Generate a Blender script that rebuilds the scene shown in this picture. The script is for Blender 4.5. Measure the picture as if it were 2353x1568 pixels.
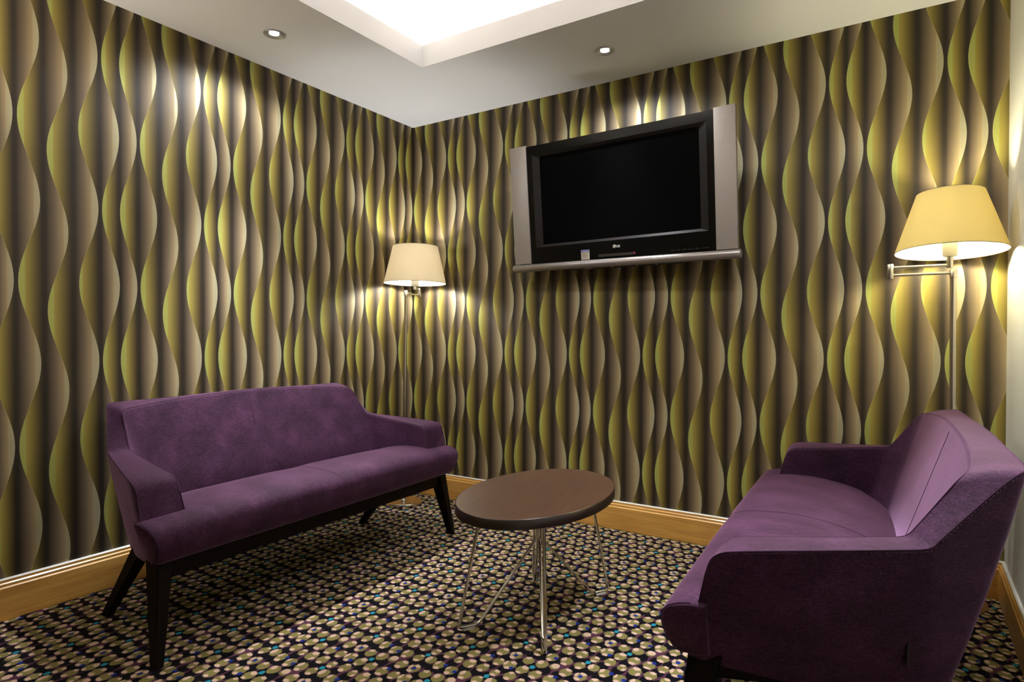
import bpy, bmesh, math, random
from mathutils import Vector, Matrix

for o in list(bpy.data.objects): bpy.data.objects.remove(o)
SC = bpy.context.scene
COL = SC.collection
PI = math.pi
random.seed(4)

# ------------------------------------------------------------------ camera, world, exposure
YAW, PITCH, ROLL = math.radians(32.76644), math.radians(0.68417), math.radians(0.09572)
F = Vector((-math.sin(YAW)*math.cos(PITCH), math.cos(YAW)*math.cos(PITCH), -math.sin(PITCH)))
R = Vector((math.cos(YAW), math.sin(YAW), 0))
U = R.cross(F)
R2 = R*math.cos(ROLL) + U*math.sin(ROLL)
U2 = U*math.cos(ROLL) - R*math.sin(ROLL)
cam_data = bpy.data.cameras.new('camera')
cam_data.sensor_fit = 'HORIZONTAL'
cam_data.sensor_width = 36.0
cam_data.lens = 1430.923/2353*36
cam_data.clip_start = 0.02
cam = bpy.data.objects.new('camera', cam_data)
cam.matrix_world = Matrix(((R2.x, U2.x, -F.x, 2.77799), (R2.y, U2.y, -F.y, -3.10732), (R2.z, U2.z, -F.z, 1.04695), (0, 0, 0, 1)))
COL.objects.link(cam)
SC.camera = cam

world = bpy.data.worlds.new('world'); SC.world = world
world.use_nodes = True
world.node_tree.nodes['Background'].inputs['Color'].default_value = (0.02, 0.02, 0.022, 1)
world.node_tree.nodes['Background'].inputs['Strength'].default_value = 0.3
SC.view_settings.view_transform = 'Standard'
SC.view_settings.look = 'None'
SC.view_settings.gamma = 1.0
SC.view_settings.use_curve_mapping = False
SC.view_settings.exposure = 0.22

DOWN_W = 150.0        # spot power of one ceiling downlight
DOWN_WASH = 21.0      # wide spill of one ceiling downlight
COVE_E = 33.0         # emission of the cove strips
BULB_L, BULB_R = 460.0, 420.0

CEIL = 2.4
RX = 3.0885          # right wall
FY = -3.75           # wall behind the camera

# ------------------------------------------------------------------ helpers
def srgb(r, g, b):
    f = lambda c: (c/255/12.92) if c/255 <= 0.04045 else ((c/255+0.055)/1.055)**2.4
    return (f(r), f(g), f(b), 1.0)

def link(name, mesh, mats, parent=None, smooth=True, angle=40):
    o = bpy.data.objects.new(name, mesh)
    COL.objects.link(o)
    for m in (mats if isinstance(mats, (list, tuple)) else [mats]):
        mesh.materials.append(m)
    if smooth:
        for p in mesh.polygons: p.use_smooth = True
        try: mesh.set_sharp_from_angle(angle=math.radians(angle))
        except Exception: pass
    if parent is not None: o.parent = parent
    return o

def obj(name, bm, mats, parent=None, smooth=True, angle=40):
    bmesh.ops.recalc_face_normals(bm, faces=bm.faces)
    me = bpy.data.meshes.new(name)
    bm.to_mesh(me); bm.free()
    return link(name, me, mats, parent, smooth, angle)

def thing(name, label, cat, loc=(0, 0, 0), rot=(0, 0, 0), group=None):
    o = bpy.data.objects.new(name, None)
    o.empty_display_size = 0.1
    COL.objects.link(o)
    o.location = loc; o.rotation_euler = rot
    o['label'] = label; o['category'] = cat
    if group: o['group'] = group
    return o

def struct(o, label=None, cat=None):
    o['kind'] = 'structure'
    if label: o['label'] = label
    if cat: o['category'] = cat
    return o

def box(bm, lo, hi, mat=0, bevel=0.0, seg=2):
    b2 = bmesh.new()
    bmesh.ops.create_cube(b2, size=1)
    for v in b2.verts:
        v.co = Vector(((lo[i]+hi[i])/2 + v.co[i]*(hi[i]-lo[i]) for i in range(3)))
    if bevel > 0:
        bmesh.ops.bevel(b2, geom=list(b2.edges), offset=bevel, segments=seg, affect='EDGES', profile=0.5)
    merge(bm, b2, mat)

def merge(bm, b2, mat=0, matrix=None):
    mp = {}
    for v in b2.verts:
        mp[v] = bm.verts.new(matrix @ v.co if matrix is not None else v.co)
    for f in b2.faces:
        try:
            nf = bm.faces.new([mp[v] for v in f.verts]); nf.material_index = mat if mat is not None else f.material_index
        except ValueError: pass
    b2.free()

def lathe(bm, prof, seg=48, center=(0, 0, 0), mat=0, close=False):
    """prof = [(r,z)...] revolved about z"""
    rings = []
    for r, z in prof:
        if r < 1e-6:
            rings.append([bm.verts.new((center[0], center[1], center[2]+z))])
        else:
            rings.append([bm.verts.new((center[0]+r*math.cos(2*PI*i/seg), center[1]+r*math.sin(2*PI*i/seg), center[2]+z)) for i in range(seg)])
    pairs = list(zip(rings, rings[1:])) + ([(rings[-1], rings[0])] if close else [])
    for a, b in pairs:
        for i in range(seg):
            j = (i+1) % seg
            if len(a) == 1 and len(b) == 1: continue
            if len(a) == 1: vs = [a[0], b[j], b[i]]
            elif len(b) == 1: vs = [a[i], a[j], b[0]]
            else: vs = [a[i], a[j], b[j], b[i]]
            f = bm.faces.new(vs); f.material_index = mat

def tube(bm, pts, r, seg=10, mat=0, cap=True, taper=None):
    pts = [Vector(p) for p in pts]
    n = len(pts)
    tang = []
    for i in range(n):
        a = pts[max(0, i-1)]; b = pts[min(n-1, i+1)]
        tang.append((b-a).normalized())
    t0 = tang[0]
    ref = Vector((0, 0, 1)) if abs(t0.z) < 0.9 else Vector((1, 0, 0))
    nrm = (ref - t0*ref.dot(t0)).normalized()
    rings = []
    for i in range(n):
        t = tang[i]
        nrm = (nrm - t*nrm.dot(t)).normalized()
        bn = t.cross(nrm)
        rr = r if taper is None else taper[i]
        rings.append([bm.verts.new(pts[i] + (nrm*math.cos(2*PI*k/seg) + bn*math.sin(2*PI*k/seg))*rr) for k in range(seg)])
    for a, b in zip(rings, rings[1:]):
        for k in range(seg):
            f = bm.faces.new([a[k], a[(k+1) % seg], b[(k+1) % seg], b[k]]); f.material_index = mat
    if cap:
        f = bm.faces.new(rings[0][::-1]); f.material_index = mat
        f = bm.faces.new(rings[-1]); f.material_index = mat

def fillet(pts, rad, n=6):
    """round the inner corners of a polyline"""
    pts = [Vector(p) for p in pts]
    out = [pts[0]]
    for i in range(1, len(pts)-1):
        p, a, b = pts[i], pts[i-1], pts[i+1]
        da, db = (a-p), (b-p)
        d = min(rad, da.length*0.45, db.length*0.45)
        s, e = p+da.normalized()*d, p+db.normalized()*d
        for k in range(n+1):
            t = k/n
            out.append(s*(1-t)**2 + p*2*t*(1-t) + e*t*t)
    out.append(pts[-1])
    return out

def chaikin(rows, times=2):
    """corner cutting along a list of rows (each a list of Vectors)"""
    for _ in range(times):
        out = [rows[0]]
        for a, b in zip(rows, rows[1:]):
            out.append([p*0.75+q*0.25 for p, q in zip(a, b)])
            out.append([p*0.25+q*0.75 for p, q in zip(a, b)])
        out.append(rows[-1])
        rows = out
    return rows

# ------------------------------------------------------------------ node helpers
class X:
    def __init__(s, nt, v): s.nt, s.v = nt, v
    def _m(s, op, *args, clamp=False):
        n = s.nt.nodes.new('ShaderNodeMath'); n.operation = op; n.use_clamp = clamp
        for i, a in enumerate((s,)+args):
            if isinstance(a, X): a = a.v
            if isinstance(a, (int, float)): n.inputs[i].default_value = a
            else: s.nt.links.new(a, n.inputs[i])
        return X(s.nt, n.outputs[0])
    def __add__(s, o): return s._m('ADD', o)
    def __radd__(s, o): return s._m('ADD', o)
    def __sub__(s, o): return s._m('SUBTRACT', o)
    def __mul__(s, o): return s._m('MULTIPLY', o)
    def __rmul__(s, o): return s._m('MULTIPLY', o)
    def __truediv__(s, o): return s._m('DIVIDE', o)
    def gt(s, o): return s._m('GREATER_THAN', o)
    def lt(s, o): return s._m('LESS_THAN', o)
    def frac(s): return s._m('FRACT')
    def cos(s): return s._m('COSINE')
    def abs(s): return s._m('ABSOLUTE')
    def min(s, o): return s._m('MINIMUM', o)
    def max(s, o): return s._m('MAXIMUM', o)
    def smin(s, o, k): return s._m('SMOOTH_MIN', o, k)

def new_mat(name):
    m = bpy.data.materials.new(name); m.use_nodes = True
    nt = m.node_tree
    b = nt.nodes['Principled BSDF']
    return m, nt, b

def setin(b, **kw):
    for k, v in kw.items():
        k = k.replace('_', ' ')
        if k in b.inputs: b.inputs[k].default_value = v

def simple(name, col, rough=0.5, metal=0.0, **kw):
    m, nt, b = new_mat(name)
    setin(b, Base_Color=col, Roughness=rough, Metallic=metal, **kw)
    return m

def objcoord(nt):
    return nt.nodes.new('ShaderNodeTexCoord').outputs['Object']

def noise(nt, vec, scale, detail=2, rough=0.5):
    n = nt.nodes.new('ShaderNodeTexNoise')
    n.inputs['Scale'].default_value = scale; n.inputs['Detail'].default_value = detail; n.inputs['Roughness'].default_value = rough
    if vec is not None: nt.links.new(vec, n.inputs['Vector'])
    return n

def mapping(nt, vec, scale=(1, 1, 1), rot=(0, 0, 0), loc=(0, 0, 0)):
    n = nt.nodes.new('ShaderNodeMapping')
    n.inputs['Scale'].default_value = scale; n.inputs['Rotation'].default_value = rot; n.inputs['Location'].default_value = loc
    nt.links.new(vec, n.inputs['Vector'])
    return n.outputs[0]

def ramp(nt, fac, stops, interp='LINEAR'):
    n = nt.nodes.new('ShaderNodeValToRGB')
    cr = n.color_ramp; cr.interpolation = interp
    while len(cr.elements) < len(stops): cr.elements.new(0.5)
    for e, (p, c) in zip(cr.elements, stops): e.position = p; e.color = c
    nt.links.new(fac, n.inputs[0])
    return n.outputs[0]

def mixc(nt, fac, a, b, blend='MIX'):
    n = nt.nodes.new('ShaderNodeMix'); n.data_type = 'RGBA'; n.blend_type = blend
    for v, i in ((fac, 0), (a, 6), (b, 7)):
        if isinstance(v, X): v = v.v
        if isinstance(v, (int, float, tuple)): n.inputs[i].default_value = v
        else: nt.links.new(v, n.inputs[i])
    return n.outputs[2]

def bump(nt, b, h, strength=0.3, dist=0.002):
    n = nt.nodes.new('ShaderNodeBump'); n.inputs['Strength'].default_value = strength; n.inputs['Distance'].default_value = dist
    nt.links.new(h, n.inputs['Height']); nt.links.new(n.outputs[0], b.inputs['Normal'])

# ------------------------------------------------------------------ materials
def wallpaper(name, axis, L):
    """printed paper: wavy-edged overlapping ribbons, each with its printed tone running from olive to dark brown to beige"""
    m, nt, b = new_mat(name)
    sep = nt.nodes.new('ShaderNodeSeparateXYZ'); nt.links.new(objcoord(nt), sep.inputs[0])
    s = X(nt, sep.outputs[axis]); z = X(nt, sep.outputs['Z'])
    k = L/0.4335
    u = (s/L).frac()*0.4335
    D = [0.0, 0.0905, 0.190, 0.286, 0.3595, 0.4335]
    C = [(0.0435, 0.0350, 1.238), (0.1365, 0.0350, 1.130), (0.2440, 0.0352, 1.241), (0.3258, 0.0328, 0.933), (0.3946, 0.0335, 0.933)]
    P = 0.615
    t = None; rim = None
    for i, (mid, amp, z0) in enumerate(C):
        w = D[i+1]-D[i]
        c = ((z-z0)*(2*PI/P)).cos()*(-amp) + mid
        f = (u-D[i])/w - u.gt(c)
        sel = u.gt(D[i])*u.lt(D[i+1]) if i else u.lt(D[1])
        f = f*sel
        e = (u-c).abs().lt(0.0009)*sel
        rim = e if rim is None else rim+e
        t = f if t is None else t+f
    tt = t*0.5+0.5
    stops = [(0.0, (0.41, 0.45, 0.130, 1)), (0.155, (0.39, 0.405, 0.105, 1)), (0.165, (0.350, 0.290, 0.058, 1)), (0.29, (0.185, 0.142, 0.032, 1)),
             (0.40, (0.070, 0.048, 0.013, 1)), (0.47, (0.021, 0.015, 0.008, 1)), (0.525, (0.023, 0.016, 0.010, 1)), (0.59, (0.076, 0.054, 0.033, 1)),
             (0.70, (0.180, 0.134, 0.080, 1)), (0.82, (0.350, 0.270, 0.145, 1)), (0.835, (0.41, 0.36, 0.215, 1)), (1.0, (0.46, 0.43, 0.29, 1))]
    col = ramp(nt, tt.v, stops)
    # fine horizontal weave of the paper
    wv = noise(nt, mapping(nt, objcoord(nt), scale=(60, 60, 900)), 1.0, 2)
    gr = noise(nt, objcoord(nt), 700, 2)
    col = mixc(nt, 0.12, col, wv.outputs[0], 'OVERLAY')
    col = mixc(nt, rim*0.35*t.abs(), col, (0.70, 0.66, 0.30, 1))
    nt.links.new(col, b.inputs['Base Color'])
    edge = t.abs().gt(0.675)
    nt.links.new((edge*0.30).v, b.inputs['Metallic'])
    nt.links.new((edge*(-0.04)+0.56).v, b.inputs['Roughness'])
    setin(b, Specular_IOR_Level=0.35)
    bump(nt, b, (X(nt, wv.outputs[0])*0.6+X(nt, gr.outputs[0])*0.4).v, 0.25, 0.0006)
    return m

M = {}
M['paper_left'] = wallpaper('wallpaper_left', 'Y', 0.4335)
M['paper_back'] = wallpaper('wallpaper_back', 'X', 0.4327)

def plaster(name, col):
    m, nt, b = new_mat(name)
    n = noise(nt, objcoord(nt), 180, 3)
    setin(b, Base_Color=col, Roughness=0.6, Specular_IOR_Level=0.3)
    bump(nt, b, n.outputs[0], 0.08, 0.001)
    return m
M['ceiling'] = plaster('ceiling_paint', (0.87, 0.885, 0.905, 1))
M['wall_paint'] = plaster('cream_wall_paint', (0.78, 0.77, 0.70, 1))

def carpet():
    m, nt, b = new_mat('patterned_carpet')
    oc = objcoord(nt)
    sep = nt.nodes.new('ShaderNodeSeparateXYZ'); nt.links.new(oc, sep.inputs[0])
    px, py = X(nt, sep.outputs['X']), X(nt, sep.outputs['Y'])
    PX, PY = 0.232, 0.2405
    x = (px + (py+1.8)*0.025 - 1.001)/PX
    y = (py + 1.8)/PY
    # ragged tuft edges
    tn = noise(nt, mapping(nt, oc, scale=(430, 330, 1)), 1.0, 2)
    tc = nt.nodes.new('ShaderNodeSeparateColor'); nt.links.new(tn.outputs['Color'], tc.inputs[0])
    x = x + (X(nt, tc.outputs[0])-0.5)*(0.013/PX)
    y = y + (X(nt, tc.outputs[1])-0.5)*(0.013/PY)
    cmb = nt.nodes.new('ShaderNodeCombineXYZ'); nt.links.new(x.v, cmb.inputs[0]); nt.links.new(y.v, cmb.inputs[1])
    p = cmb.outputs[0]
    def vm(op, *ins):
        n = nt.nodes.new('ShaderNodeVectorMath'); n.operation = op
        for i, a in enumerate(ins):
            if isinstance(a, tuple): n.inputs[i].default_value = a
            else: nt.links.new(a, n.inputs[i])
        return n
    def dist(cx, cy, rx, ry):
        a = vm('ADD', p, (0.5-cx/PX, 0.5-cy/PY, 0)).outputs[0]
        f = vm('FRACTION', a).outputs[0]
        q = vm('MULTIPLY_ADD', f, (PX/rx, PY/ry, 0), (-0.5*PX/rx, -0.5*PY/ry, 0)).outputs[0]
        return X(nt, vm('LENGTH', q).outputs['Value'])
    def union(lst):
        d = None
        for e in lst:
            v = dist(*e)
            d = v if d is None else d.min(v)
        return d.lt(1.0)
    ov = {1: (.011, .029, .0145, .0165), 2: (.0285, -.0195, .017, .020), 3: (.069, -.029, .0175, .0215), 4: (.1205, -.034, .0185, .0225), 5: (.1705, -.031, .0185, .022),
          6: (.2175, -.031, .0165, .0195), 7: (.060, .039, .018, .021), 8: (.104, .029, .0140, .0165), 9: (.146, .031, .0195, .023), 10: (.195, .034, .0185, .0215),
          12: (.0743, .0904, .0185, .0215), 13: (.122, .088, .0185, .0215), 14: (.172, .088, .0185, .0215), 15: (.218, .090, .0165, .0195), 16: (.0265, .0935, .0195, .023),
          19: (.0147, .1527, .0185, .0215), 20: (.065, .147, .018, .020), 21: (.197, .150, .0185, .0215), 22: (.112, .151, .0185, .0215), 23: (.1525, .161, .0145, .0170)}
    cr = {1: [(0, -.0125), (.003, .0125)], 2: [(-.0095, .003, .0085, .0155)], 3: [(.001, -.0165), (-.011, .010, .007, .012)], 4: [(-.004, -.0165), (-.0155, .010, .006, .012)],
          5: [(-.0115, .008, .008, .013), (-.001, -.0175)], 6: [(.001, -.014), (.004, .017, .007, .007)], 7: [(-.002, -.0155), (-.004, .0175, .008, .008)],
          8: [(-.003, .013), (.007, -.009, .006, .009)], 9: [(.0, .0165, .0115, .011), (.012, -.013, .007, .012)], 10: [(0, -.0165), (.003, .016)],
          12: [(.003, .0145, .0115, .010), (-.004, -.0175, .008, .007)], 13: [(-.002, -.0165, .0115, .0085), (.004, .0165)], 14: [(-.001, -.0175, .0115, .008), (-.004, .0165, .008, .008)],
          15: [(.004, .0155, .008, .006), (0, -.0155, .009, .007)], 16: [(.006, .0165, .0105, .009), (0, -.0185), (-.015, .004, .006, .013)],
          19: [(.003, .0165, .010, .009), (-.006, -.0155, .010, .008), (-.014, .004, .005, .011)], 20: [(-.006, .014, .0095, .009)], 21: [(.003, .0165, .011, .0085), (-.003, -.0165, .011, .009)],
          22: [(-.0085, .008, .009, .012)], 23: [(.001, .004, .0125, .0130)]}
    bl = [(.088, -.0195), (.1335, -.034), (.182, .1085), (.0405, .0795), (.0135, .154)]
    tq = [(0.0, 0.0), (0.0943, 0.1206)]
    bk = [(0, 0), (.047, .003), (.099, .005), (.148, .004), (.192, .004), (.023, .060), (.060, .064), (.104, .058), (.160, .058), (.209, .062),
          (-.005, .121), (.047, .120), (.095, .121), (.136, .122), (.183, .121), (.020, .188), (.060, .185), (.090, .192), (.140, .190), (.214, .186)]
    black = union([(a, c, .0205, .0272) for a, c in bk])
    olive = union([(a, c, rx*1.06, ry*1.06) for a, c, rx, ry in ov.values()])
    cl = []
    for k, lst in cr.items():
        cx, cy = ov[k][:2]
        for e in lst:
            rx, ry = (e[2], e[3]) if len(e) == 4 else (.0095, .0085)
            cl.append((cx+e[0]*1.12, cy+e[1]*1.12, rx*1.06, ry*1.06))
    cream = union(cl)
    blue = union([(a, c, .0072, .0088) for a, c in bl])
    turq = union([(a, c, .0085, .0100) for a, c in tq])
    ovbig = union([(a, c, rx*1.16, ry*1.16) for a, c, rx, ry in ov.values()])
    col = mixc(nt, black, (0.085, 0.030, 0.055, 1), (0.0050, 0.0040, 0.0065, 1))
    col = mixc(nt, olive, col, (0.205, 0.178, 0.060, 1))
    col = mixc(nt, cream*ovbig, col, (0.58, 0.405, 0.305, 1))
    col = mixc(nt, blue, col, (0.012, 0.028, 0.21, 1))
    col = mixc(nt, turq, col, (0.02, 0.24, 0.34, 1))
    pile = noise(nt, oc, 420, 3, 0.65)
    v = X(nt, pile.outputs[0])
    col = mixc(nt, 0.75, col, ramp(nt, pile.outputs[0], [(0.32, (0.42, 0.42, 0.42, 1)), (0.68, (1.45, 1.45, 1.45, 1))]), 'MULTIPLY')
    nt.links.new(col, b.inputs['Base Color'])
    setin(b, Roughness=0.95, Specular_IOR_Level=0.08)
    bump(nt, b, pile.outputs[0], 0.6, 0.004)
    return m
M['carpet'] = carpet()

def oak():
    m, nt, b = new_mat('oak_skirting')
    oc = objcoord(nt)
    w = noise(nt, mapping(nt, oc, scale=(2.2, 2.2, 26)), 1.6, 5, 0.6)
    fine = noise(nt, mapping(nt, oc, scale=(6, 6, 220)), 1.0, 3)
    col = ramp(nt, w.outputs[0], [(0.30, (0.56, 0.285, 0.062, 1)), (0.5, (0.70, 0.380, 0.090, 1)), (0.70, (0.78, 0.46, 0.130, 1))])
    col = mixc(nt, 0.25, col, fine.outputs[0], 'OVERLAY')
    nt.links.new(col, b.inputs['Base Color'])
    setin(b, Roughness=0.32, Coat_Weight=0.4, Coat_Roughness=0.15)
    return m
M['oak'] = oak()
M['white_trim'] = simple('white_caulk_paint', (0.8, 0.8, 0.77, 1), 0.4)

def velvet():
    m, nt, b = new_mat('purple_velvet')
    oc = objcoord(nt)
    big = noise(nt, mapping(nt, oc, scale=(3, 5, 5)), 1.7, 4, 0.6)
    nap = noise(nt, mapping(nt, oc, scale=(60, 60, 260)), 1.0, 2)
    wv = noise(nt, mapping(nt, oc, scale=(220, 220, 220)), 1.0, 2)
    col = ramp(nt, big.outputs[0], [(0.32, (0.024, 0.0074, 0.0205, 1)), (0.52, (0.039, 0.0125, 0.034, 1)), (0.70, (0.060, 0.0205, 0.052, 1))])
    col = mixc(nt, 0.6, col, nap.outputs[0], 'OVERLAY')
    nt.links.new(col, b.inputs['Base Color'])
    col = mixc(nt, 0.7, col, ramp(nt, wv.outputs[0], [(0.35, (0.55, 0.55, 0.55, 1)), (0.65, (1.4, 1.4, 1.4, 1))]), 'MULTIPLY')
    nt.links.new(col, b.inputs['Base Color'])
    setin(b, Roughness=0.75, Specular_IOR_Level=0.15, Sheen_Weight=0.40, Sheen_Roughness=0.35, Sheen_Tint=(0.78, 0.44, 0.76, 1))
    bump(nt, b, (X(nt, nap.outputs[0])*0.5+X(nt, wv.outputs[0])*0.5).v, 0.55, 0.0014)
    return m
M['velvet'] = velvet()
M['seam'] = simple('dark_purple_piping', (0.028, 0.0100, 0.023, 1), 0.85, Specular_IOR_Level=0.1, Sheen_Weight=0.25, Sheen_Tint=(0.72, 0.42, 0.75, 1))
M['thread'] = simple('lilac_thread', (0.12, 0.065, 0.12, 1), 0.8, Specular_IOR_Level=0.1)
M['tag'] = simple('black_tag', (0.006, 0.006, 0.007, 1), 0.6)

def dark_wood():
    m, nt, b = new_mat('dark_stained_wood')
    n = noise(nt, mapping(nt, objcoord(nt), scale=(40, 40, 4)), 1.5, 4)
    col = ramp(nt, n.outputs[0], [(0.3, (0.0025, 0.0017, 0.0015, 1)), (0.7, (0.006, 0.0035, 0.0028, 1))])
    nt.links.new(col, b.inputs['Base Color'])
    setin(b, Roughness=0.5, Specular_IOR_Level=0.1)
    return m
M['dark_wood'] = dark_wood()

def walnut(name, dark=1.0):
    m, nt, b = new_mat(name)
    oc = objcoord(nt)
    g = noise(nt, mapping(nt, oc, scale=(60, 3.4, 60), rot=(0, 0, math.radians(-8))), 1.5, 6, 0.62)
    pore = noise(nt, mapping(nt, oc, scale=(300, 13, 300), rot=(0, 0, math.radians(-8))), 1.0, 2)
    big = noise(nt, mapping(nt, oc, scale=(5, 1.3, 5)), 1.4, 3)
    col = ramp(nt, g.outputs[0], [(0.28, (0.062*dark, 0.028*dark, 0.0165*dark, 1)), (0.5, (0.094*dark, 0.044*dark, 0.026*dark, 1)), (0.74, (0.132*dark, 0.066*dark, 0.040*dark, 1))])
    col = mixc(nt, 0.5, col, ramp(nt, pore.outputs[0], [(0.40, (0.30, 0.28, 0.27, 1)), (0.54, (1, 1, 1, 1))]), 'MULTIPLY')
    col = mixc(nt, 0.25, col, big.outputs[0], 'OVERLAY')
    nt.links.new(col, b.inputs['Base Color'])
    setin(b, Roughness=0.34, Specular_IOR_Level=0.55)
    bump(nt, b, pore.outputs[0], 0.06, 0.0004)
    return m
M['walnut'] = walnut('walnut_laminate')
M['walnut_edge'] = walnut('walnut_edge_banding', 0.16)
M['chrome'] = simple('polished_chrome', (0.78, 0.77, 0.75, 1), 0.08, 1.0)
M['downlight_trim'] = simple('satin_chrome_trim', (0.62, 0.62, 0.64, 1), 0.30, 0.85)
M['nickel'] = simple('satin_nickel', (0.66, 0.61, 0.52, 1), 0.27, 1.0)
M['glide'] = simple('clear_plastic_glide', (0.75, 0.74, 0.68, 1), 0.3)
M['black_gloss'] = simple('gloss_black_plastic', (0.003, 0.003, 0.003, 1), 0.14, Specular_IOR_Level=0.25)
M['black_bevel'] = simple('satin_black_bevel', (0.015, 0.0125, 0.012, 1), 0.45, Specular_IOR_Level=0.12)
M['screen'] = simple('dark_screen', (0.0026, 0.0026, 0.0026, 1), 0.6, Specular_IOR_Level=0.0)
M['black_matt'] = simple('matt_black_plastic', (0.012, 0.012, 0.012, 1), 0.6)

def speaker_cloth():
    m, nt, b = new_mat('silver_speaker_grille')
    n = noise(nt, objcoord(nt), 900, 1)
    col = ramp(nt, n.outputs[0], [(0.3, (0.33, 0.295, 0.265, 1)), (0.7, (0.41, 0.37, 0.33, 1))])
    nt.links.new(col, b.inputs['Base Color'])
    setin(b, Roughness=0.55, Metallic=0.25)
    return m
M['grille'] = speaker_cloth()
M['silver'] = simple('silver_plastic', (0.30, 0.265, 0.245, 1), 0.33, 0.5)
M['logo'] = simple('silver_logo', (0.72, 0.70, 0.66, 1), 0.35, 0.3)
M['logo_dark'] = simple('dark_logo_lines', (0.06, 0.05, 0.05, 1), 0.5)
M['print'] = simple('dim_grey_print', (0.045, 0.042, 0.04, 1), 0.5)
M['panel'] = simple('smoked_panel', (0.028, 0.024, 0.019, 1), 0.35)
M['sticker'] = simple('pale_sticker', (0.45, 0.40, 0.32, 1), 0.5)
M['sticker_blue'] = simple('blue_sticker_band', (0.012, 0.045, 0.42, 1), 0.45)
M['sticker_print'] = simple('grey_sticker_print', (0.16, 0.135, 0.10, 1), 0.6)
M['sticker_white'] = simple('white_sticker_print', (0.55, 0.6, 0.8, 1), 0.6)

def emis(name, col, s):
    m = bpy.data.materials.new(name); m.use_nodes = True
    nt = m.node_tree; nt.nodes.clear()
    o = nt.nodes.new('ShaderNodeOutputMaterial'); e = nt.nodes.new('ShaderNodeEmission')
    e.inputs[0].default_value = col; e.inputs[1].default_value = s
    nt.links.new(e.outputs[0], o.inputs[0])
    return m
M['led'] = emis('red_standby_led', (1.0, 0.02, 0.12, 1), 2.2)
M['cove'] = emis('warm_cove_strip', (1.0, 0.85, 0.71, 1), COVE_E)
M['lens'] = emis('downlight_lens', (0.93, 0.96, 1.0, 1), 14.0)
M['bulb_left'] = emis('lamp_bulb_white', (1.0, 0.985, 0.96, 1), BULB_L)
M['bulb_added'] = emis('added_uplighter_bulb', (1.0, 0.88, 0.72, 1), 1700.0)  # bulb of the added, unseen uplighter
M['bulb_right'] = emis('lamp_bulb_amber', (1.0, 0.91, 0.60, 1), BULB_R)

def shade_fabric(name, col, diff, trans):
    m = bpy.data.materials.new(name); m.use_nodes = True
    nt = m.node_tree; nt.nodes.clear()
    o = nt.nodes.new('ShaderNodeOutputMaterial')
    d = nt.nodes.new('ShaderNodeBsdfDiffuse'); t = nt.nodes.new('ShaderNodeBsdfTranslucent')
    a = nt.nodes.new('ShaderNodeMixShader'); a.inputs[0].default_value = trans/(diff+trans)
    n = noise(nt, mapping(nt, objcoord(nt), scale=(90, 90, 500)), 1.0, 2)
    c = mixc(nt, 0.10, col, n.outputs[0], 'OVERLAY')
    nt.links.new(c, d.inputs[0]); nt.links.new(c, t.inputs[0])
    nt.links.new(d.outputs[0], a.inputs[1]); nt.links.new(t.outputs[0], a.inputs[2])
    nt.links.new(a.outputs[0], o.inputs[0])
    return m
M['shade'] = shade_fabric('cream_shade_fabric', (0.80, 0.68, 0.46, 1), 0.79, 0.21)
M['shade_yellow'] = shade_fabric('yellow_shade_fabric', (0.84, 0.68, 0.27, 1), 0.84, 0.16)  # right lamp's fabric, a stronger yellow than the left one
M['lining'] = shade_fabric('white_shade_lining', (0.84, 0.82, 0.76, 1), 0.84, 0.16)
M['shade_edge'] = simple('brown_shade_binding', (0.13, 0.085, 0.035, 1), 0.7)
M['socket'] = simple('ivory_lamp_socket', (0.62, 0.57, 0.42, 1), 0.4)

# ------------------------------------------------------------------ room shell
bm = bmesh.new(); box(bm, (-0.1, FY-0.1, -0.08), (RX+0.1, 0.1, 0))
struct(obj('floor', bm, M['carpet'], smooth=False), 'dark carpet patterned with olive and cream dots', 'floor')
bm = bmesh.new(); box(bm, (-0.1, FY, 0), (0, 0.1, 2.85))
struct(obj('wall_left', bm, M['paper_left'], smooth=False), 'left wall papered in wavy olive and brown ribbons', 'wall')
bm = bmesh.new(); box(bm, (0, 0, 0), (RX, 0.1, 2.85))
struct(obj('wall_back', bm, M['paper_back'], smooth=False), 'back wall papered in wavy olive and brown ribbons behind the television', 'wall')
bm = bmesh.new(); box(bm, (RX, FY, 0), (RX+0.1, 0.1, 2.85))
struct(obj('wall_right', bm, M['wall_paint'], smooth=False), 'plain cream painted wall at the right edge', 'wall')
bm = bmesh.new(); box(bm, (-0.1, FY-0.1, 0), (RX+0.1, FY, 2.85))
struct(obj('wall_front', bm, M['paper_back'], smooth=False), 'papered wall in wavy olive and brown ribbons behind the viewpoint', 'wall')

# ceiling: lower slab with an opening, upstand lip, hidden ledge, cove walls and the upper ceiling
HX0, HX1, HY0, HY1 = 0.669, 2.42, -3.05, -0.680
LIP, UP, OUT = 2.512, 2.79, 0.17
bm = bmesh.new()
def ring_rect(x0, x1, y0, y1, z): return [bm.verts.new(c) for c in ((x0, y0, z), (x1, y0, z), (x1, y1, z), (x0, y1, z))]
rs = [ring_rect(0, RX, FY, 0, CEIL), ring_rect(HX0, HX1, HY0, HY1, CEIL), ring_rect(HX0, HX1, HY0, HY1, LIP),
      ring_rect(HX0-0.018, HX1+0.018, HY0-0.018, HY1+0.018, LIP), ring_rect(HX0-0.018, HX1+0.018, HY0-0.018, HY1+0.018, 2.44),
      ring_rect(HX0-OUT, HX1+OUT, HY0-OUT, HY1+OUT, 2.44), ring_rect(HX0-OUT, HX1+OUT, HY0-OUT, HY1+OUT, UP)]
for a, c in zip(rs, rs[1:]):
    for i in range(4):
        bm.faces.new([a[i], a[(i+1) % 4], c[(i+1) % 4], c[i]])
bm.faces.new(rs[-1])
top = ring_rect(0, RX, FY, 0, 2.85)
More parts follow.
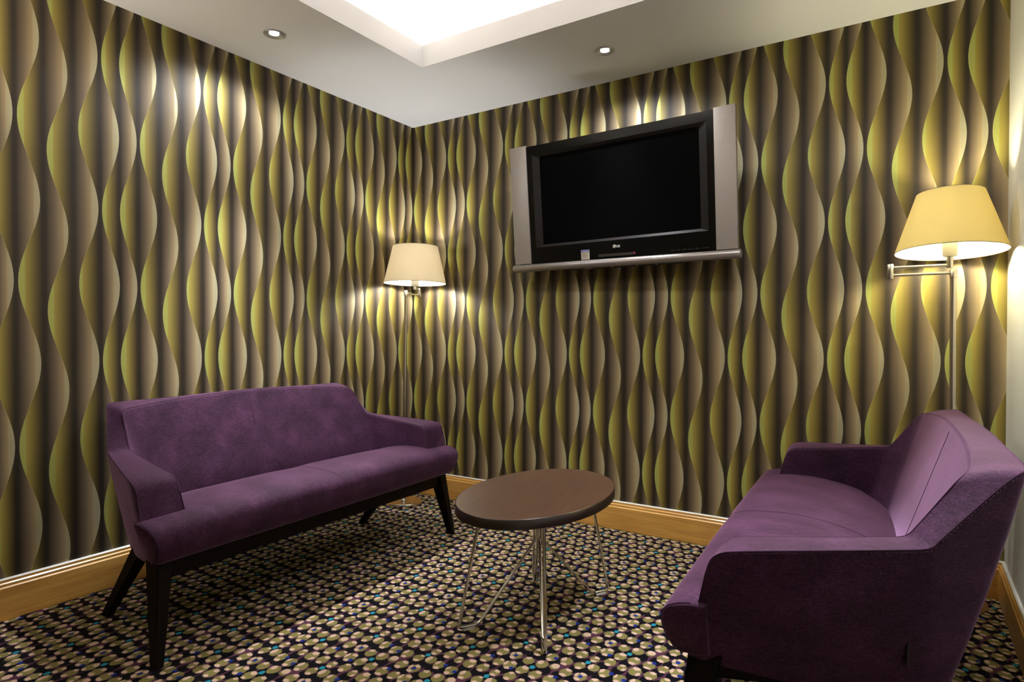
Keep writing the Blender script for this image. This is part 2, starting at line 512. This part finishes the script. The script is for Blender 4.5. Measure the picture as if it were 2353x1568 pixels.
for i in range(4): bm.faces.new([rs[0][i], rs[0][(i+1) % 4], top[(i+1) % 4], top[i]])
bm.faces.new(top)
struct(obj('ceiling', bm, M['ceiling'], smooth=False), 'white ceiling with a raised rectangular lit recess', 'ceiling')

# cove light strips lying on the hidden ledge of the recess
def cove(name, lo, hi, label):
    bm = bmesh.new(); box(bm, lo, hi, 0, 0.006)
    o = obj(name, bm, M['cove'])
    o['label'] = label; o['category'] = 'light'; o['group'] = 'cove light strips in the ceiling recess'
cz0, cz1 = 2.442, 2.466
cove('cove_light', (HX0-0.12, HY0+0.05, cz0), (HX0-0.09, HY1-0.06, cz1), 'warm light strip hidden along the left side of the ceiling recess')
cove('cove_light', (HX1+0.09, HY0+0.05, cz0), (HX1+0.12, HY1-0.06, cz1), 'warm light strip hidden along the right side of the ceiling recess')
cove('cove_light', (HX0+0.06, HY1+0.09, cz0), (HX1-0.05, HY1+0.12, cz1), 'warm light strip hidden in the ceiling recess nearest the television wall')
cove('cove_light', (HX0+0.06, HY0-0.12, cz0), (HX1-0.05, HY0-0.09, cz1), 'warm light strip hidden in the ceiling recess nearest the viewpoint')

# skirting boards: stepped oak moulding, mitred profile swept along each wall
PROF = [(0.0, 0.0), (0.0, 0.1515), (0.006, 0.1515), (0.010, 0.147), (0.010, 0.1375), (0.0145, 0.1335), (0.0145, 0.124), (0.019, 0.1195), (0.019, 0.004), (0.017, 0.0)]
def skirting(name, p0, p1, inward, label, m0=0, m1=0):
    """p0->p1 along the wall; inward = unit vector into the room; m0/m1 = mitre at the ends (1 = inside corner)"""
    bm = bmesh.new()
    p0, p1, n = Vector(p0), Vector(p1), Vector(inward)
    d = (p1-p0).normalized()
    rows = []
    for base, mm, sg in ((p0, m0, 1), (p1, m1, -1)):
        rows.append([bm.verts.new(base + n*a + d*(a*mm*sg) + Vector((0, 0, z))) for a, z in PROF])
    for i in range(len(PROF)-1):
        f = bm.faces.new([rows[0][i], rows[0][i+1], rows[1][i+1], rows[1][i]])
        f.material_index = 1 if i in (1, 2) else 0
    f = bm.faces.new([rows[0][-1], rows[0][0], rows[1][0], rows[1][-1]])
    bm.faces.new(rows[0]); bm.faces.new(rows[1][::-1])
    return struct(obj(name, bm, [M['oak'], M['white_trim']], smooth=False), label, 'skirting board')
skirting('baseboard_left', (0, FY, 0), (0, 0, 0), (1, 0, 0), 'oak skirting board along the left papered wall', 0, 1)
skirting('baseboard_back', (0, 0, 0), (RX, 0, 0), (0, -1, 0), 'oak skirting board below the television wall', 1, 1)
skirting('baseboard_right', (RX, 0, 0), (RX, FY, 0), (-1, 0, 0), 'oak skirting board along the cream right wall', 1, 0)

# ------------------------------------------------------------------ downlights
def downlight(x, y, label, beam=1.0, spill=1.0):
    t = thing('downlight', label, 'ceiling light', (x, y, CEIL), group='recessed ceiling downlights')
    bm = bmesh.new()
    lathe(bm, [(0.046, 0.0), (0.0465, -0.004), (0.044, -0.007), (0.040, -0.007), (0.036, -0.0045), (0.027, -0.0025), (0.0212, -0.0012)], 40)
    obj('trim_ring', bm, M['downlight_trim'], t)
    bm = bmesh.new()
    lathe(bm, [(0.0215, -0.0015), (0.014, -0.0022), (0.0, -0.0026)], 32)
    obj('lens', bm, M['lens'], t)
    for nm, size, blend, w in (('downlight_beam', 58, 1.0, DOWN_W*beam), ('downlight_spill', 158, 0.45, DOWN_WASH*spill)):
        l = bpy.data.lights.new(nm, 'SPOT')
        l.energy = w; l.color = (0.95, 0.97, 1.0); l.spot_size = math.radians(size); l.spot_blend = blend; l.shadow_soft_size = 0.028
        lo = bpy.data.objects.new(nm, l); COL.objects.link(lo); lo.parent = t
        lo.location = (0, 0, -0.035)
    return t
downlight(0.344, -1.313, 'chrome downlight above the left sofa, nearest the papered left wall', 1.7, 1.0)
downlight(1.531, -0.355, 'chrome downlight above the television', 0.4, 0.9)
downlight(2.60, -1.313, 'added chrome downlight above the right sofa, unseen outside the picture', 1.75, 1.0)  # unseen fitting, added to light the right sofa

# unseen uplighter, added to warm the left ceiling and wall from beyond the picture
wl = thing('added_uplighter', 'added bowl uplighter on the left wall, unseen outside the picture', 'lamp', (0, -2.85, 1.72))
bm = bmesh.new(); lathe(bm, [(0.0, -0.075), (0.05, -0.068), (0.09, -0.045), (0.112, 0.0), (0.108, 0.0), (0.086, -0.041), (0.048, -0.063), (0.0, -0.070)], 40, (0.125, 0, 0))
obj('bowl', bm, M['socket'], wl)
bm = bmesh.new(); box(bm, (0.0, -0.04, -0.06), (0.03, 0.04, 0.0), 0, 0.004)
obj('back_plate', bm, M['nickel'], wl)
bm = bmesh.new(); lathe(bm, [(0, -0.055), (0.012, -0.052), (0.024, -0.030), (0.022, -0.014), (0, -0.006)], 24, (0.125, 0, 0))
obj('bulb', bm, M['bulb_added'], wl)

# ------------------------------------------------------------------ floor lamps
def floor_lamp(label, loc, tilt, zb, zt, rb, rt, axis, joint, bulb, zbulb, zarm, fabric, lean=0.0):
    """axis = shade axis (x,y) in lamp coordinates at shade height; joint = elbow of the swing arm"""
    t = thing('floor_lamp', label, 'lamp', loc, tilt)
    bm = bmesh.new(); lathe(bm, [(0, 0), (0.111, 0), (0.113, 0.003), (0.113, 0.015), (0.110, 0.019), (0.02, 0.021), (0, 0.021)], 64)
    obj('base', bm, M['nickel'], t)
    bm = bmesh.new()
    lathe(bm, [(0.022, 0.020), (0.022, 0.026), (0.0125, 0.032), (0.0105, 0.05), (0.0105, zarm-0.02), (0.0125, zarm-0.018), (0.0125, zarm+0.012), (0.0105, zarm+0.015), (0, zarm+0.015)], 24)
    obj('pole', bm, M['nickel'], t)
    def tip(bm):
        bmesh.ops.rotate(bm, verts=bm.verts, cent=(axis[0], axis[1], (zb+zt)/2), matrix=Matrix.Rotation(-lean, 3, 'X'))
    ax = Vector((axis[0], axis[1], 0)); J = Vector((joint[0], joint[1], 0))
    bm = bmesh.new()
    tube(bm, [(0, 0, zarm), (J.x, J.y, zarm)], 0.0055, 12)
    tube(bm, [(J.x, J.y, zarm+0.030), (ax.x, ax.y, zarm+0.030)], 0.0055, 12)
    arm = obj('swing_arm', bm, M['nickel'], t)
    bm = bmesh.new(); lathe(bm, [(0, -0.014), (0.011, -0.014), (0.0125, -0.011), (0.0125, 0.041), (0.011, 0.044), (0, 0.044)], 24, (J.x, J.y, zarm))
    obj('elbow', bm, M['nickel'], arm)
    bm = bmesh.new(); lathe(bm, [(0, zarm+0.018), (0.0115, zarm+0.018), (0.0115, zb-0.016), (0, zb-0.016)], 24, (ax.x, ax.y, 0))
    obj('stem', bm, M['nickel'], t)
    bm = bmesh.new(); lathe(bm, [(0, zb-0.017), (0.021, zb-0.017), (0.024, zb-0.012), (0.0265, zb+0.045), (0.0255, zb+0.047), (0.012, zb+0.047), (0, zb+0.047)], 32, (ax.x, ax.y, 0))
    obj('socket', bm, M['socket'], t)
    bm = bmesh.new()
    lathe(bm, [(0, zbulb-0.042), (0.013, zbulb-0.040), (0.015, zbulb-0.028), (0.027, zbulb-0.005), (0.030, zbulb+0.010), (0.026, zbulb+0.026), (0.014, zbulb+0.037), (0, zbulb+0.040)], 24, (ax.x, ax.y, 0))
    obj('bulb', bm, bulb, t)
    # shade: outer fabric and white lining, closed thin shell
    bm = bmesh.new()
    n = 10
    outer = [(rb+(rt-rb)*i/n, zb+(zt-zb)*i/n) for i in range(n+1)]
    inner = [(r-0.0018, z) for r, z in outer][::-1]
    lathe(bm, outer, 96, (ax.x, ax.y, 0), 0)
    lathe(bm, inner, 96, (ax.x, ax.y, 0), 1)
    tip(bm)
    sh = obj('shade', bm, [fabric, M['lining']], t)
    for r, z in ((rb-0.0009, zb), (rt-0.0009, zt)):
        bm = bmesh.new(); tube(bm, [(ax.x+r*math.cos(2*PI*i/96), ax.y+r*math.sin(2*PI*i/96), z) for i in range(97)], 0.0013, 8, cap=False); tip(bm)
        obj('shade_binding', bm, M['shade_edge'], sh)
    bm = bmesh.new()
    for k in range(3):
        a = 0.5+k*2*PI/3
        c, s = math.cos(a), math.sin(a)
        tube(bm, [(ax.x+0.026*c, ax.y+0.026*s, zb+0.046), (ax.x+(rb*0.55)*c, ax.y+(rb*0.55)*s, zb+0.043), (ax.x+(rb*0.90)*c, ax.y+(rb*0.90)*s, zb+0.040)], 0.0011, 6)
    tip(bm)
    obj('shade_carrier', bm, M['chrome'], sh)
    return t
floor_lamp('slim nickel floor lamp with cream shade in the corner behind the left sofa', (0.150, -0.256, 0), (-math.atan(0.024/1.31), 0, 0),
           1.352, 1.577, 0.188, 0.136, (0.073, 0.000), (-0.052, 0.182), M['bulb_left'], 1.445, 1.297, M['shade'])
floor_lamp('nickel floor lamp with yellow-lit shade beside the right wall behind the right sofa', (2.914, -0.146, 0), (math.atan(0.050/1.36), -math.atan(0.009/1.36), 0),
           1.362, 1.587, 0.182, 0.110, (-0.010, -0.004), (-0.205, -0.020), M['bulb_right'], 1.455, 1.283, M['shade_yellow'], math.radians(6.5))

# ------------------------------------------------------------------ television
A = Vector((math.cos(0.034), -math.sin(0.034), 0)); B = Vector((0, -math.sin(0.0981), math.cos(0.0981)))
N = A.cross(B).normalized(); B = N.cross(A).normalized()
tv = thing('television', 'large silver and black flat television tilted on the papered back wall', 'television')
tv.matrix_world = Matrix(((A.x, -N.x, B.x, 0.8786), (A.y, -N.y, B.y, -0.12), (A.z, -N.z, B.z, 1.4327), (0, 0, 0, 1)))
W, H = 1.233, 0.643
SL, SR = 0.110, 1.131          # inner edges of the side speakers
bm = bmesh.new(); box(bm, (0.02, 0.012, 0.0), (W-0.02, 0.052, H-0.01), 0, 0.006); box(bm, (0.16, 0.050, 0.08), (W-0.16, 0.074, H-0.10), 0, 0.01)
obj('rear_housing', bm, M['black_matt'], tv)
# front bezel with bevelled opening
bm = bmesh.new()
o4 = [(SL, 0.0), (SR, 0.0), (SR, H-0.004), (SL, H-0.004)]
i4 = [(0.1445, 0.090), (1.0966, 0.096), (1.0966, 0.594), (0.1445, 0.5925)]
s4 = [(0.186, 0.104), (1.0575, 0.1095), (1.0575, 0.5785), (0.186, 0.5775)]
vo = [bm.verts.new((x, 0, z)) for x, z in o4]; vi = [bm.verts.new((x, 0, z)) for x, z in i4]; vs = [bm.verts.new((x, 0.012, z)) for x, z in s4]
vb = [bm.verts.new((x, 0.014, z)) for x, z in o4]
for i in range(4):
    j = (i+1) % 4
    bm.faces.new([vo[i], vo[j], vi[j], vi[i]])
    f = bm.faces.new([vi[i], vi[j], vs[j], vs[i]]); f.material_index = 1
    bm.faces.new([vo[i], vo[j], vb[j], vb[i]])
bz = obj('bezel', bm, [M['black_gloss'], M['black_bevel']], tv, smooth=False)
bm = bmesh.new(); box(bm, (0.18, 0.0118, 0.10), (1.062, 0.020, 0.585))
obj('screen', bm, M['screen'], tv, smooth=False)
for lo, hi in ((0.003, SL), (SR, W-0.003)):
    bm = bmesh.new(); box(bm, (lo+0.0015, -0.006, 0.004), (hi-0.0015, 0.003, H+0.001), 0, 0.0015)
    sp = obj('speaker', bm, M['grille'], tv)
    bm = bmesh.new()
    for a, c in ((lo, lo+0.0022), (hi-0.0022, hi)): box(bm, (a, -0.0045, 0.002), (c, 0.012, H+0.002))
    box(bm, (lo, -0.0045, H+0.001), (hi, 0.012, H+0.003))
    obj('speaker_surround', bm, M['silver'], sp, smooth=False)
# round control bar across the bottom
bm = bmesh.new()
tube(bm, [(-0.009, 0.0, -0.020), (-0.0065, 0.0, -0.020), (1.2395, 0.0, -0.020), (1.242, 0.0, -0.020)], 0.021, 32, taper=[0.019, 0.021, 0.021, 0.019])
bar = obj('control_bar', bm, M['silver'], tv)
bm = bmesh.new()
for xx in (0.425, 0.819):
    tube(bm, [(xx+0.0, 0.0213*math.cos(a)*-1, -0.020+0.0213*math.sin(a)) for a in [i*PI/16-PI*0.35 for i in range(20)]], 0.0006, 6)
tube(bm, [(0.425, -0.0196, -0.0115), (0.819, -0.0196, -0.0115)], 0.0006, 6)
obj('bar_seam', bm, M['logo_dark'], bar)
bm = bmesh.new(); box(bm, (0.335, 0.004, -0.047), (0.972, 0.05, -0.036), 0, 0.003)
prt = obj('connector_tray', bm, M['black_matt'], tv)
for a, c in ((0.438, 0.445), (0.452, 0.476), (0.592, 0.602), (0.728, 0.738), (0.832, 0.839)):
    bm = bmesh.new(); box(bm, (a, 0.002, -0.0455), (c, 0.006, -0.0415))
    obj('tray_clip', bm, M['sticker'], prt, smooth=False)
bm = bmesh.new(); box(bm, (0.40, 0.07, 0.15), (0.83, 0.078, 0.50)); 
for xx in (0.46, 0.73): box(bm, (xx, 0.074, 0.16), (xx+0.05, 0.12, 0.40))
obj('wall_bracket', bm, M['black_matt'], tv, smooth=False)

def text_mesh(name, s, size, mat, parent, loc, bold=0.0, width=None):
    cu = bpy.data.curves.new(name, 'FONT'); cu.body = s; cu.size = size; cu.extrude = 0.0003; cu.offset = bold; cu.resolution_u = 3
    tmp = bpy.data.objects.new(name, cu); COL.objects.link(tmp)
    dg = bpy.context.evaluated_depsgraph_get(); dg.update()
    me = bpy.data.meshes.new_from_object(tmp.evaluated_get(dg))
    bpy.data.objects.remove(tmp); bpy.data.curves.remove(cu)
    if width:
        xs = [v.co.x for v in me.vertices]; k = width/(max(xs)-min(xs)); x0 = min(xs)
        for v in me.vertices: v.co.x = (v.co.x-x0)*k
    for v in me.vertices: v.co = Vector((v.co.x+loc[0], loc[1]-v.co.z, v.co.y+loc[2]))
    me.name = name; me.materials.clear()
    return link(name, me, mat, parent, smooth=False)
# round emblem: disc with the winking-face strokes
cx, cz, cr_ = 0.6153, 0.0610, 0.0088
bm = bmesh.new()
tube(bm, [(cx, -0.0002, cz), (cx, -0.0016, cz)], cr_, 32)
lg = obj('logo', bm, M['logo'], bz)
bm = bmesh.new()
def arc(r, a0, a1, n=14): return [(cx+r*math.cos(a0+(a1-a0)*i/n), -0.0017, cz+r*math.sin(a0+(a1-a0)*i/n)) for i in range(n+1)]
tube(bm, arc(0.0064, math.radians(75), math.radians(360)), 0.0006, 6)
tube(bm, [(cx+0.0064, -0.0017, cz), (cx+0.0022, -0.0017, cz)], 0.0006, 6)
tube(bm, [(cx, -0.0017, cz+0.0036), (cx, -0.0017, cz-0.0034), (cx+0.0022, -0.0017, cz-0.0034)], 0.0006, 6)
tube(bm, [(cx-0.0032, -0.0014, cz+0.0022), (cx-0.0032, -0.0022, cz+0.0022)], 0.0011, 8)
obj('emblem_lines', bm, M['logo_dark'], lg)
text_mesh('logo_lettering', 'LG', 0.0165, M['logo'], bz, (0.6275, -0.0006, 0.0552), 0.0007, 0.0185)
text_mesh('specification_lettering', 'XD  DD  HD ready  SRS   HDMI', 0.0085, M['print'], bz, (0.912, -0.0003, 0.0155), 0, 0.186)
bm = bmesh.new(); box(bm, (0.5222, -0.0008, 0.0125), (0.728, 0.001, 0.0262))
ip = obj('indicator_panel', bm, M['panel'], bz, smooth=False)
bm = bmesh.new(); bmesh.ops.create_uvsphere(bm, u_segments=12, v_segments=8, radius=0.0022, matrix=Matrix.Translation((0.7238, -0.001, 0.0215)))
obj('standby_led', bm, M['led'], ip)
# energy sticker with blue header and unreadable grey print
bm = bmesh.new(); box(bm, (0.4223, -0.0009, 0.0045), (0.4716, -0.0002, 0.0555), 0, 0.0002)
st = obj('sticker', bm, M['sticker'], bz, smooth=False)
bm = bmesh.new(); box(bm, (0.4245, -0.0013, 0.0468), (0.4694, -0.0008, 0.0540))
obj('sticker_header', bm, M['sticker_blue'], st, smooth=False)
bm = bmesh.new()
for i, (z, w) in enumerate(((0.0432, .036), (0.0402, .034), (0.0372, .020), (0.0312, .030), (0.0282, .033), (0.0240, .036), (0.0210, .028), (0.0150, .034), (0.0122, .026))):
    x = 0.4285; e = x+w
    while x < e:
        l = random.uniform(0.002, 0.006); box(bm, (x, -0.0012, z-0.0008), (min(x+l, e), -0.0008, z+0.0008)); x += l+0.0011
obj('sticker_print', bm, M['sticker_print'], st, smooth=False)
bm = bmesh.new()
for x in (0.4325, 0.4375, 0.4425, 0.4480, 0.4530, 0.4580): box(bm, (x, -0.0016, 0.0485), (x+0.0026, -0.0012, 0.0522))
obj('header_print', bm, M['sticker_white'], st, smooth=False)

# ------------------------------------------------------------------ coffee table
TX, TY, TH = 1.598, -1.085, 0.457
tb = thing('coffee_table', 'oval dark walnut coffee table on bent chrome rod legs', 'table', (TX, TY, 0), (0, 0, math.radians(3.5)))
def oval(bm, prof, a, b_, seg=128, mats=None):
    rings = []
    for off, z in prof:
        rings.append([bm.verts.new(((b_+off)*math.cos(2*PI*i/seg), (a+off)*math.sin(2*PI*i/seg), z)) for i in range(seg)])
    for k, (p, q) in enumerate(zip(rings, rings[1:])):
        for i in range(seg):
            f = bm.faces.new([p[i], p[(i+1) % seg], q[(i+1) % seg], q[i]])
            if mats: f.material_index = mats[k]
    return rings
bm = bmesh.new()
r_ = oval(bm, [(-0.004, TH-0.034), (-0.0015, TH-0.034), (-0.0015, TH-0.0015), (-0.0028, TH)], 0.4045, 0.2615)
bm.faces.new(r_[0][::-1]); bm.faces.new(r_[-1])
top_o = obj('tabletop', bm, M['walnut'], tb, angle=25)
bm = bmesh.new()
oval(bm, [(-0.0018, TH-0.0345), (0.0, TH-0.0338), (0.0, TH-0.0018), (-0.0018, TH-0.0006)], 0.4048, 0.2618)
obj('edge_banding', bm, M['walnut_edge'], top_o, angle=60)
for sx in (1, -1):
    for sy in (1, -1):
        zt = TH-0.033
        pts = [(0.0085*sx, 0.0085*sy, zt), (0.0085*sx, 0.0085*sy, 0.272), (0.128*sx, 0.222*sy, 0.0115), (0.170*sx, 0.286*sy, 0.0115), (0.124*sx, 0.208*sy, zt)]
        bm = bmesh.new(); tube(bm, fillet(pts, 0.016, 6), 0.0058, 12)
        lg_ = obj('leg', bm, M['chrome'], tb)
        bm = bmesh.new()
        d = Vector((0.042*sx, 0.064*sy, 0)).normalized(); q = Vector((-d.y, d.x, 0)); c = Vector((0.149*sx, 0.254*sy, 0))
        vs_ = []
        for z in (0.0, 0.0065):
            for a, e in ((-1, -1), (1, -1), (1, 1), (-1, 1)): vs_.append(bm.verts.new(c + d*0.022*a + q*0.0062*e + Vector((0, 0, z))))
        for f in ((0, 1, 2, 3), (4, 5, 6, 7), (0, 1, 5, 4), (1, 2, 6, 5), (2, 3, 7, 6), (3, 0, 4, 7)): bm.faces.new([vs_[i] for i in f])
        obj('glide', bm, M['glide'], lg_, smooth=False)

# ------------------------------------------------------------------ sofas (local: x = depth from the wall side to the front, y = along the seat, z up)
ST = [  # outer bottom, outer top, inner top, inner bottom ; from arm front to the middle of the back
    ((.712, .762, .318), (.668, .788, .528), (.663, .646, .524), (.694, .633, .40)),
    ((.704, .759, .315), (.658, .792, .558), (.653, .645, .553), (.686, .632, .40)),
    ((.680, .750, .307), (.636, .793, .574), (.632, .644, .569), (.664, .632, .39)),
    ((.645, .739, .299), (.605, .786, .580), (.602, .643, .575), (.630, .630, .39)),
    ((.500, .698, .280), (.430, .731, .595), (.450, .629, .593), (.490, .626, .385)),
    ((.330, .632, .262), (.278, .681, .608), (.325, .614, .611), (.385, .622, .385)),
    ((.290, .612, .256), (.258, .676, .611), (.303, .612, .614), (.366, .619, .385)),
    ((.268, .600, .252), (.243, .671, .616), (.288, .609, .620), (.356, .612, .385)),
    ((.256, .592, .250), (.228, .663, .634), (.274, .606, .638), (.347, .598, .385)),
    ((.234, .575, .250), (.124, .610, .744), (.214, .595, .726), (.320, .545, .385)),
    ((.226, .565, .250), (.098, .600, .766), (.200, .590, .744), (.311, .525, .385)),
    ((.220, .556, .250), (.084, .590, .774), (.189, .578, .753), (.303, .505, .385)),
    ((.214, .545, .250), (.078, .574, .776), (.181, .558, .757), (.297, .488, .385)),
    ((.206, .480, .250), (.072, .490, .776), (.165, .480, .764), (.290, .420, .385)),
    ((.206, .300, .250), (.068, .300, .774), (.151, .300, .777), (.283, .290, .385)),
    ((.206, .100, .250), (.062, .100, .775), (.149, .100, .785), (.280, .100, .385)),
    ((.206, .000, .250), (.062, .000, .775), (.149, .000, .786), (.280, .000, .385)),
]
def make_sofa(label, loc, rotz, tagged):
    t = thing('sofa', label, 'sofa', loc, (0, 0, rotz), 'matching purple velvet sofas')
    half = [[Vector(c) for c in r] for r in ST]
    full = half + [[Vector((c.x, -c.y, c.z)) for c in r] for r in half[-2::-1]]
    full = chaikin(full, 2)
    bm = bmesh.new()
    rows, otl, itl, ends = [], [], [], []
    for ob, ot, it, ib in full:
        # cross-section polyline with rounded top edges
        pts = [ob + (ib-ob)*0.10 + Vector((0, 0, -0.004)), ob]
        for k in (0.25, 0.5, 0.75): pts.append(ob.lerp(ot, k) + (ob-ib).normalized()*0.010*math.sin(k*PI))
        ra, rb_ = 0.010, 0.012
        def rnd(a, p, c, r, n=5):
            da, dc = (a-p).normalized(), (c-p).normalized()
            s, e = p+da*r, p+dc*r
            return [s*(1-k/n)**2 + p*2*(k/n)*(1-k/n) + e*(k/n)**2 for k in range(n+1)]
        A1 = rnd(ob, ot, it, ra); B1 = rnd(ot, it, ib, rb_)
        pts += A1
        mid = ot.lerp(it, 0.5) + Vector((0, 0, 0.004)); pts.append(mid)
        pts += B1
        for k in (0.35, 0.7): pts.append(it.lerp(ib, k))
        pts.append(ib); pts.append(Vector((ib.x, ib.y, 0.33)).lerp(ob, 0.15))
        otl.append(A1[3]); itl.append(B1[2]); ends.append((pts[1:5]+A1[:4], B1[2:]+[it.lerp(ib, 0.35), it.lerp(ib, 0.7), ib]))
        rows.append([bm.verts.new(p) for p in pts])
    for a, b_ in zip(rows, rows[1:]):
        n = len(a)
        for i in range(n): bm.faces.new([a[i], a[(i+1) % n], b_[(i+1) % n], b_[i]])
    bm.faces.new(rows[0][::-1]); bm.faces.new(rows[-1])
    shell = obj('shell', bm, M['velvet'], t, angle=55)
    # piping and stitching on the shell
    bm = bmesh.new()
    tube(bm, itl, 0.0015, 6)
    tube(bm, otl, 0.0017, 6)
    for oo, ii in (ends[0], ends[-1]):
        tube(bm, oo, 0.0016, 6); tube(bm, ii, 0.0014, 6)
    c = full[len(full)//2]
    tube(bm, [c[2].lerp(c[3], k)+Vector((0.0005, 0, 0)) for k in (0.05, 0.3, 0.6, 0.95)], 0.0010, 6)
    obj('piping', bm, M['seam'], shell)
    bm = bmesh.new()
    acc = 0.0
    for a, b_ in zip(otl, otl[1:]):
        d = (b_-a); L_ = d.length
        if L_ < 1e-5: continue
        p = 0.0
        while acc+p < L_:
            s = acc+p
            if s >= 0:
                q = a+d*(s/L_); q2 = a+d*(min(s+0.0055, L_)/L_)
                off = Vector((0, math.copysign(0.0015, q.y), -0.0042))
                tube(bm, [q+off, q2+off], 0.0010, 5)
            p += 0.0095
        acc = acc+p-L_
    obj('stitching', bm, M['thread'], shell)
    # seat cushion: one bench pad, full width in front of the arms, narrower between them
    bm = bmesh.new()
    def seat_profile(nr, k, sag):
        P_ = [(nr, .325), (.690, .318), (.730, .318), (.747, .328), (.759, .350), (.769, .380), (.771, .402), (.765, .422), (.751, .437), (.728, .447), (.700, .453)]
        tz = [(.235, .372), (.300, .392), (.360, .420), (.420, .441), (.480, .454), (.540, .461), (.600, .462), (.660, .458)]
        def zz(x):
            for (xa, za), (xb, zb_) in zip(tz, tz[1:]):
                if x <= xb: return za+(zb_-za)*(x-xa)/(xb-xa)
            return .458
        top = [(.66-(.66-nr)*i/7, zz(.66-(.66-nr)*i/7)) for i in range(8)]
        P_ += top if nr < .5 else [(.690-(i+1)*.003, .454) for i in range(8)]
        cx_, cz_ = 0.71, 0.395
        return [(cx_+(x-cx_)*k if x > .66 else x, cz_+(z-cz_)*k) for x, z in P_]
    ys = [(-.800, .665, .86), (-.797, .665, .945), (-.790, .665, .985), (-.775, .665, 1.0), (-.648, .665, 1.0), (-.640, .400, 1.0)]
    ys += [(-.62, .385, 1.0)] + [(-.55+i*.11, .235 if abs(i-5) < 4.5 else .305, 1.0) for i in range(11)] + [(.62, .385, 1.0)]
    ys += [(-y, n_, k) for y, n_, k in ys[5::-1]]
    rows = []
    for y, nr, k in ys:
        crown = 0.010*(1-(abs(y)/.80)**2) if abs(y) < .8 else 0
        dip = 0.004*math.exp(-(y/0.02)**2)
        row = []
        for x, z in seat_profile(nr, k, 0):
            yy = y - math.copysign(0.034*max(0, (.44-z))/.115*min(1, abs(y)/.8)**8, y) if abs(y) > .7 else y
            row.append(bm.verts.new((x, yy, z + (crown-dip if z > .385 else 0))))
        rows.append(row)
    for a, b_ in zip(rows, rows[1:]):
        n = len(a)
        for i in range(n): bm.faces.new([a[i], a[(i+1) % n], b_[(i+1) % n], b_[i]])
    bm.faces.new(rows[0][::-1]); bm.faces.new(rows[-1])
    seat = obj('seat', bm, M['velvet'], t, angle=60)
    bm = bmesh.new()
    tube(bm, [(x, 0, z+0.0062) for x, z in [(.300, .392), (.360, .420), (.420, .441), (.480, .454), (.540, .461), (.600, .462), (.660, .458), (.700, .453), (.728, .447), (.751, .437)]] + [(x+.0003, 0, z) for x, z in [(.7655, .427), (.7712, .4075), (.769, .382), (.759, .350)]], 0.0010, 6)
    obj('seat_seam', bm, M['seam'], seat)
    for sg in (-1, 1):
        bm = bmesh.new()
        pr = seat_profile(.665, .965, 0)[2:11]
        tube(bm, [(x, sg*(.7945-0.034*max(0, (.44-z))/.115), z) for x, z in pr], 0.0020, 6)
        obj('seat_piping', bm, M['seam'], seat)
    # dark frame and splayed tapered legs
    bm = bmesh.new()
    box(bm, (.672, -.70, .256), (.706, .70, .328), 0, 0.004)
    box(bm, (.300, -.60, .262), (.330, .60, .328), 0, 0.004)
    for sg in (-1, 1):
        b2 = bmesh.new(); box(b2, (.31, -.015, .258), (.70, .015, .330), 0, 0.003)
        merge(bm, b2, 0, Matrix.Translation((0, sg*.650, 0)) @ Matrix.Translation((.5, 0, 0)) @ Matrix.Rotation(sg*math.radians(17.8), 4, 'Z') @ Matrix.Translation((-.5, 0, 0)))
    box(bm, (.315, -.62, .318), (.690, .62, .336))
    obj('frame_rail', bm, M['dark_wood'], t, smooth=False)
    for sg in (-1, 1):
        for top, foot, w0, w1 in (((.676, .722, .332), (.738, .767, 0), .038, .0165), ((.478, .648, .332), (.212, .655, 0), .034, .018)):
            bm = bmesh.new()
            rr = []
            for (x, y, z), w in ((foot, w1), (top, w0)):
                rr.append([bm.verts.new((x+a*w, sg*y+e*min(w, .030)*0.85, z)) for a, e in ((-1, -1), (1, -1), (1, 1), (-1, 1))])
            for i in range(4): bm.faces.new([rr[0][i], rr[0][(i+1) % 4], rr[1][(i+1) % 4], rr[1][i]])
            bm.faces.new(rr[0][::-1]); bm.faces.new(rr[1])
            bmesh.ops.bevel(bm, geom=list(bm.edges), offset=0.003, segments=2, affect='EDGES')
            obj('leg', bm, M['dark_wood'], t)
    if tagged:
        bm = bmesh.new(); box(bm, (.300, -.001, .375), (.304, .012, .425), 0, 0.0008)
        o = obj('fabric_tag', bm, M['tag'], t); o.location = (-.016, .637, -.026)
    return t
a1 = math.radians(1.718)
make_sofa('purple velvet sofa standing against the left papered wall', (1.338*math.sin(a1), -1.338*math.cos(a1), 0), a1, False)
make_sofa('purple velvet sofa on the right, turned side-on with its back to the cream wall', (3.026, -0.910, 0), PI+math.radians(3.02), True)
